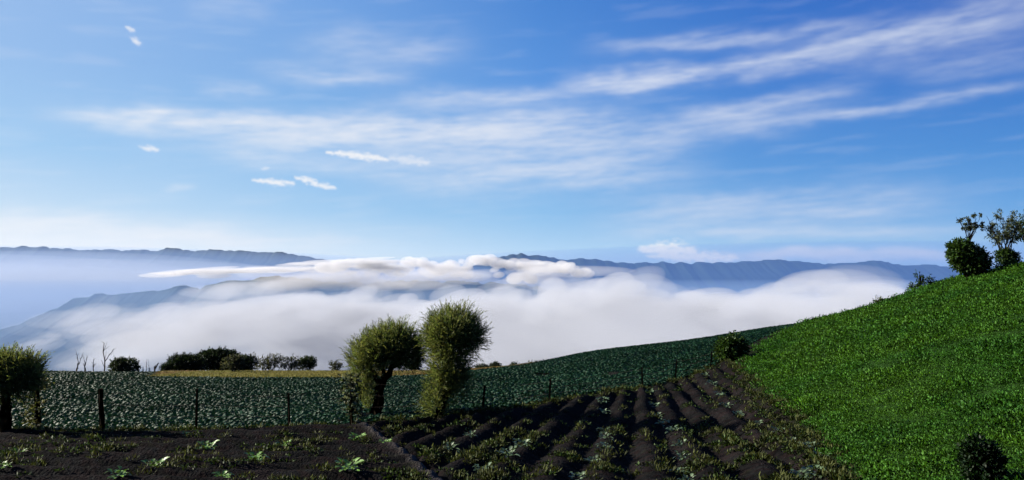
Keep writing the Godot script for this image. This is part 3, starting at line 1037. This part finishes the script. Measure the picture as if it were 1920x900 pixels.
func make_hill_trees() -> void:
	var green := [Color(.040, .085, .016), Color(.03, .065, .014), Color(.05, .095, .02)]
	var grey := [Color(.075, .095, .045), Color(.055, .075, .035), Color(.095, .11, .06)]
	bush("dense round dark green bush on the brow of the green hill", 1811, 448, 50, 64, 61, green, {"lobes": 8, "per": 38.0, "leaf": .2, "wide": .1, "up": -.1, "stem": .1}, "round_bush", "bush")
	airy_tree("spindly_tree", "sparse spindly tree with a few leaf tufts rising behind the round bush", 1818, 405, 42, 46, 63, grey, 9, .10, .4)
	airy_tree("open_tree", "open grey-green tree with bare branches right of the round bush", 1884, 405, 74, 78, 62, grey, 15, .24, .2)
	airy_tree("open_tree", "dark leafy tree cut off by the right edge on the hilltop", 1930, 402, 60, 76, 63, green, 13, .22, .2)
	bush("low dark shrub at the foot of the open grey-green tree", 1886, 468, 28, 26, 62, green, {"lobes": 5, "per": 34.0}, "low_shrub", "shrub")
	bush("low hedge of dark weeds along the hilltop by the right edge", 1905, 494, 80, 8, 60, green, {"lobes": 7, "per": 60.0}, "hedge", "hedge")
	bush("small dark upright plant, tallest of the three on the hill's skyline", 1725, 512, 12, 30, 66, green, {"lobes": 5, "per": 40.0, "lobe": .7}, "skyline_plant", "plant")
	bush("small dark plant lowest of the three on the hill's skyline", 1710, 534, 10, 14, 67, green, {"lobes": 3, "per": 40.0}, "skyline_plant", "plant")
	bush("stubby dark plant highest up of the three on the hill's skyline", 1742, 522, 12, 14, 66, green, {"lobes": 3, "per": 40.0}, "skyline_plant", "plant")
	bush("faint pale shrub low on the hill's skyline beside the cabbage field", 1646, 560, 14, 18, 70, grey, {"lobes": 4, "per": 20.0}, "skyline_plant", "plant")
	bush("leafy green bush where cabbage field and green hill meet", 1372, 632, 44, 40, 52, green, {"lobes": 6, "per": 45.0, "leaf": .18, "wide": .09}, "corner_bush", "bush")
	# the dark bush at the bottom right
	var at_ := on_ground(1832, 905)
	tree_at("dark_bush", "dark low bush standing in the green hillside at the bottom right", "bush", at_, -at_.z / F, [[[[0, 0], [0, 40]], .03, .01]],
		[[0, 38, 26, 42, 26], [-10, 62, 16, 20, 18], [12, 28, 22, 28, 22]], {"per": 330.0, "long": .16, "n": 6, "leaf": .075, "wide": .045, "cols": [Color(.012, .030, .010), Color(.010, .022, .009)], "up": .2, "spread": 1.1})

func make_fence() -> void:
	var r := RandomNumberGenerator.new()
	r.seed = 12
	var t := thing("wire_fence", Vector3.ZERO, "wire fence on leaning wooden posts along the near edge of the cabbage field", "fence")
	var posts := [[-40, 812, 728], [80, 806, 718], [197, 808, 730], [372, 806, 728], [545, 800, 735], [660, 796, 712], [905, 773, 726], [1030, 756, 714], [1203, 728, 690], [1265, 712, 674], [1330, 694, 660]]
	var heads := []
	for p in posts:
		var foot := on_ground(p[0], p[1])
		foot.y = ground_h(foot.x, -foot.z)
		var tall: float = (p[1] - p[2]) * -foot.z / F
		var lean := Vector3(r.randf_range(-.14, .1), 0, r.randf_range(-.1, .1))
		var b := Bag.new()
		var pts := [foot - Vector3(0, .3, 0), foot + Vector3(0, tall * .3, 0) + lean * .3, foot + Vector3(0, tall * .7, 0) + lean * .8, foot + Vector3(0, tall, 0) + lean]
		var fat: float = .11 if p[0] in [197, 80] else .055
		tube(b, pts, [fat, fat * .95, fat * .85, fat * .9], 8, Color(.028, .024, .021), r, .14)
		part("post", bag_mesh(b), t, paint("bark", Color(1, 1, 1), .95, .2, true))
		heads.append([pts[0] + Vector3(0, .3, 0), pts[3], tall])
	for lev in [.35, .62, .9]:
		var b := Bag.new()
		for k in heads.size() - 1:
			var a: Vector3 = heads[k][0].lerp(heads[k][1], lev)
			var e: Vector3 = heads[k + 1][0].lerp(heads[k + 1][1], lev)
			var mid := a.lerp(e, .5) - Vector3(0, .05, 0)
			tube(b, [a, mid, e], [.006, .006, .006], 4, Color(.10, .09, .085))
		part("wire", bag_mesh(b), t, paint("wire", Color(1, 1, 1), .6, .5, true))
	var s := 32.5 / F
	var gl := [Color(.10, .12, .075), Color(.05, .075, .03), Color(.13, .14, .10)]
	tree_at("live_post_shrub", "post overgrown with pale leaves left of the leaning willow", "shrub", on_ground(662, 798), s, [[[[0, 0], [-2, 40], [0, 84]], .08, .05]],
		[[-4, 84, 14, 12, 12], [2, 62, 13, 14, 12], [-6, 42, 10, 14, 10], [6, 22, 9, 12, 9]], {"per": 55.0, "long": .2, "n": 6, "leaf": .13, "wide": .07, "cols": gl, "up": .2, "spread": 1.1})
	tree_at("climbing_vine", "yellow-green vine climbing the post beside the left edge willow", "vine", on_ground(80, 806) + Vector3(0, 0, .1), s, [[[[0, 0], [1, 40], [0, 84]], .02, .01]],
		[[4, 84, 12, 8, 10], [-6, 50, 10, 10, 9], [-8, 28, 12, 10, 10], [-4, 10, 10, 10, 9]], {"per": 55.0, "long": .2, "n": 6, "leaf": .12, "wide": .06, "cols": [Color(.13, .13, .035), Color(.09, .11, .03), Color(.15, .15, .08)], "up": .2, "spread": 1.1})

func crop_mesh(seed_: int, col: Color, n: int, long: float) -> ArrayMesh:
	var r := RandomNumberGenerator.new()
	r.seed = seed_
	var b := Bag.new()
	for k in n:
		var a := TAU * k / n * 2.4 + r.randf_range(-.3, .3)
		var el := r.randf_range(.1, 1.0)
		var out := Vector3(cos(a), 0, sin(a))
		var dir := (out * cos(el) + Vector3.UP * sin(el)).normalized()
		var side := Vector3(-sin(a), r.randf_range(-.3, .3), cos(a)).normalized()
		var p := out * r.randf_range(.02, .22) + Vector3(0, r.randf_range(.03, .20), 0)
		broad(b, p, dir, side, long * r.randf_range(.7, 1.2), long * .8 * r.randf_range(.8, 1.15), r.randf_range(.2, .7), shade(col, r.randf_range(.75, 1.25)))
	return bag_mesh(b)

func crop(mesh: Mesh, px: float, py: float, size: float, label: String, group: String, r: RandomNumberGenerator) -> void:
	var p := on_ground(px, py)
	var o := MeshInstance3D.new()
	o.name = numbered("crop_plant")
	o.mesh = mesh
	o.material_override = foliage("crop_leaf", .5, .5, .35)
	o.position = stand(p.x, -p.z) - Vector3(0, .03, 0)
	o.rotation.y = r.randf_range(0, TAU)
	o.scale = Vector3.ONE * size
	meta(o, label, "plant", group)
	add_child(o)

func make_crops() -> void:
	var r := RandomNumberGenerator.new()
	r.seed = 40
	var bright := []
	var blue := []
	for k in 4:
		bright.append(crop_mesh(500 + k, Color(.075, .15, .020), 34, .13))
		blue.append(crop_mesh(520 + k, Color(.058, .092, .042), 26, .12))
	var g := "bright leafy plants scattered over the bare left plot"
	for q in [[391, 846, 1.15, "on bare soil, second row from the fence"], [481, 866, 1.25, "largest near the middle of the bare left plot"], [293, 878, 1.25, "low and spreading, leftmost of the large ones"], [536, 836, 1.0, "midway between two others below the thin post"],
			[671, 827, 1.1, "just left of the pale ditch line"], [724, 834, .8, "right beside the pale ditch line near its top"], [655, 894, 1.3, "at the bottom edge left of the ditch line"], [40, 852, .9, "in the shade beneath the left edge willow"], [420, 896, 1.0, "at the bottom edge left of the middle"], [232, 902, 1.0, "at the bottom edge toward the left corner"],
			[352, 818, .8, "small, at the foot of the fence on the left"], [10, 884, .9, "nearest the bottom left corner"], [268, 833, .6, "tiny, on the dark soil near the left post"]]:
		crop(bright[r.randi() % 4], q[0], q[1], q[2], "bright green leafy plant " + q[3], g, r)
	var ord := ["first", "second", "third", "fourth", "fifth", "sixth", "seventh", "eighth", "ninth", "tenth"]
	var rows := [["the row left of the plot's middle", [[1130, 756], [1131, 773], [1133, 811], [1133, 829], [1133, 848], [1113, 869], [1083, 890]]],
		["the row through the plot's middle", [[1217, 733], [1225, 757], [1233, 776], [1243, 793], [1260, 813], [1273, 838], [1277, 856], [1270, 879], [1287, 895]]],
		["the short row by the corner bush", [[1320, 705], [1333, 727], [1347, 745], [1360, 760], [1383, 776]]],
		["the row nearest the green hill", [[1419, 792], [1457, 811], [1483, 824], [1513, 839], [1532, 858], [1525, 893], [1498, 890]]],
		["the ragged row right of the ditch", [[882, 823], [846, 847], [977, 840], [953, 860], [906, 886]]]]
	for row in rows:
		for k in row[1].size():
			crop(blue[r.randi() % 4], row[1][k][0], row[1][k][1], r.randf_range(.85, 1.25), "pale crop plant, %s from the top in %s" % [ord[k], row[0]], "crop plants on the ridges", r)

func make_weeds() -> void:
	var r := RandomNumberGenerator.new()
	r.seed = 60
	var olive := tuft_mesh(610, 30, .22, .16, .14, .035, Color(.050, .060, .018), .9)
	var leafy := tuft_mesh(611, 30, .20, .12, .09, .055, Color(.036, .060, .015), .5)
	var dry := tuft_mesh(612, 26, .24, .16, .20, .022, Color(.16, .14, .05), 1.2)
	var wo := []; var to := PackedColorArray()
	var wl := []; var tl := PackedColorArray()
	var wd := []; var td := PackedColorArray()
	for k in 60000:
		var d := r.randf_range(17.0, 52.0)
		var x := r.randf_range(-.66, .42) * d
		if d > plot_far(x) + 0.9 or x > hill_left(d) + 0.4:
			continue
		var edge := exp(-pow((d - plot_far(x) - 0.1) / 0.5, 2.0)) * 0.6
		var border := exp(-pow((x - hill_left(d) + 0.5) / 0.8, 2.0)) * 0.8
		var right := x > lerp_profile(DITCH, d)
		if absf(x - lerp_profile(DITCH, d) + 0.15) < 0.42:
			continue
		var patch := noise_a.get_noise_2d(x * 0.28 + 70.0, d * 0.28)
		var want := edge + border + (smoothstep(0.02, 0.4, patch) * (0.9 if right else 0.3) * smoothstep(34.0, 26.0, d)) + (0.06 if right else 0.02)
		if right:
			var crest := 0.5 + 0.5 * cos(TAU * furrow_u(x, d) / 1.12)
			want *= 0.25 + 0.9 * crest
		elif d > 29.0:
			want *= 0.6
		if r.randf() > want * 0.55:
			continue
		var s := r.randf_range(.5, 1.15) * (1.25 if edge > 0.3 else 1.0)
		var tr := Transform3D(Basis(Vector3.UP, r.randf_range(0, TAU)).scaled(Vector3.ONE * s), stand(x, d) - Vector3(0, .03, 0))
		var g := r.randf_range(.7, 1.3)
		if r.randf() < 0.5:
			wo.append(tr); to.append(Color(g, g, g))
		else:
			wl.append(tr); tl.append(Color(g, g, g))
	for k in 9000:
		var x := r.randf_range(-34.0, 4.0)
		var d := r.randf_range(65.0, 84.0)
		if d < field_far(x) - 0.3:
			continue
		wd.append(Transform3D(Basis(Vector3.UP, r.randf_range(0, TAU)).scaled(Vector3(1.3, .8, 1.3) * r.randf_range(.7, 1.3)), stand(x, d)))
		var q := clampf(0.5 + noise_b.get_noise_2d(x * .1, d * .3) + r.randf_range(-.2, .2), 0, 1)
		td.append(Color(1.0, 1.1, .6).lerp(Color(1.1, .7, .8), q if x > -12.0 or x < -29.0 else q * .3))
	scatter("olive_weeds", "olive grassy weeds on the ridges and plot edges", olive, wo, to, foliage("weed_leaf", .7, .3, .4))
	scatter("leafy_weeds", "low leafy weeds between the ridges of the dark plots", leafy, wl, tl, foliage("weed_leaf"))
	scatter("yellow_grass", "strip of yellow grass behind the cabbage field", dry, wd, td, foliage("weed_leaf"))
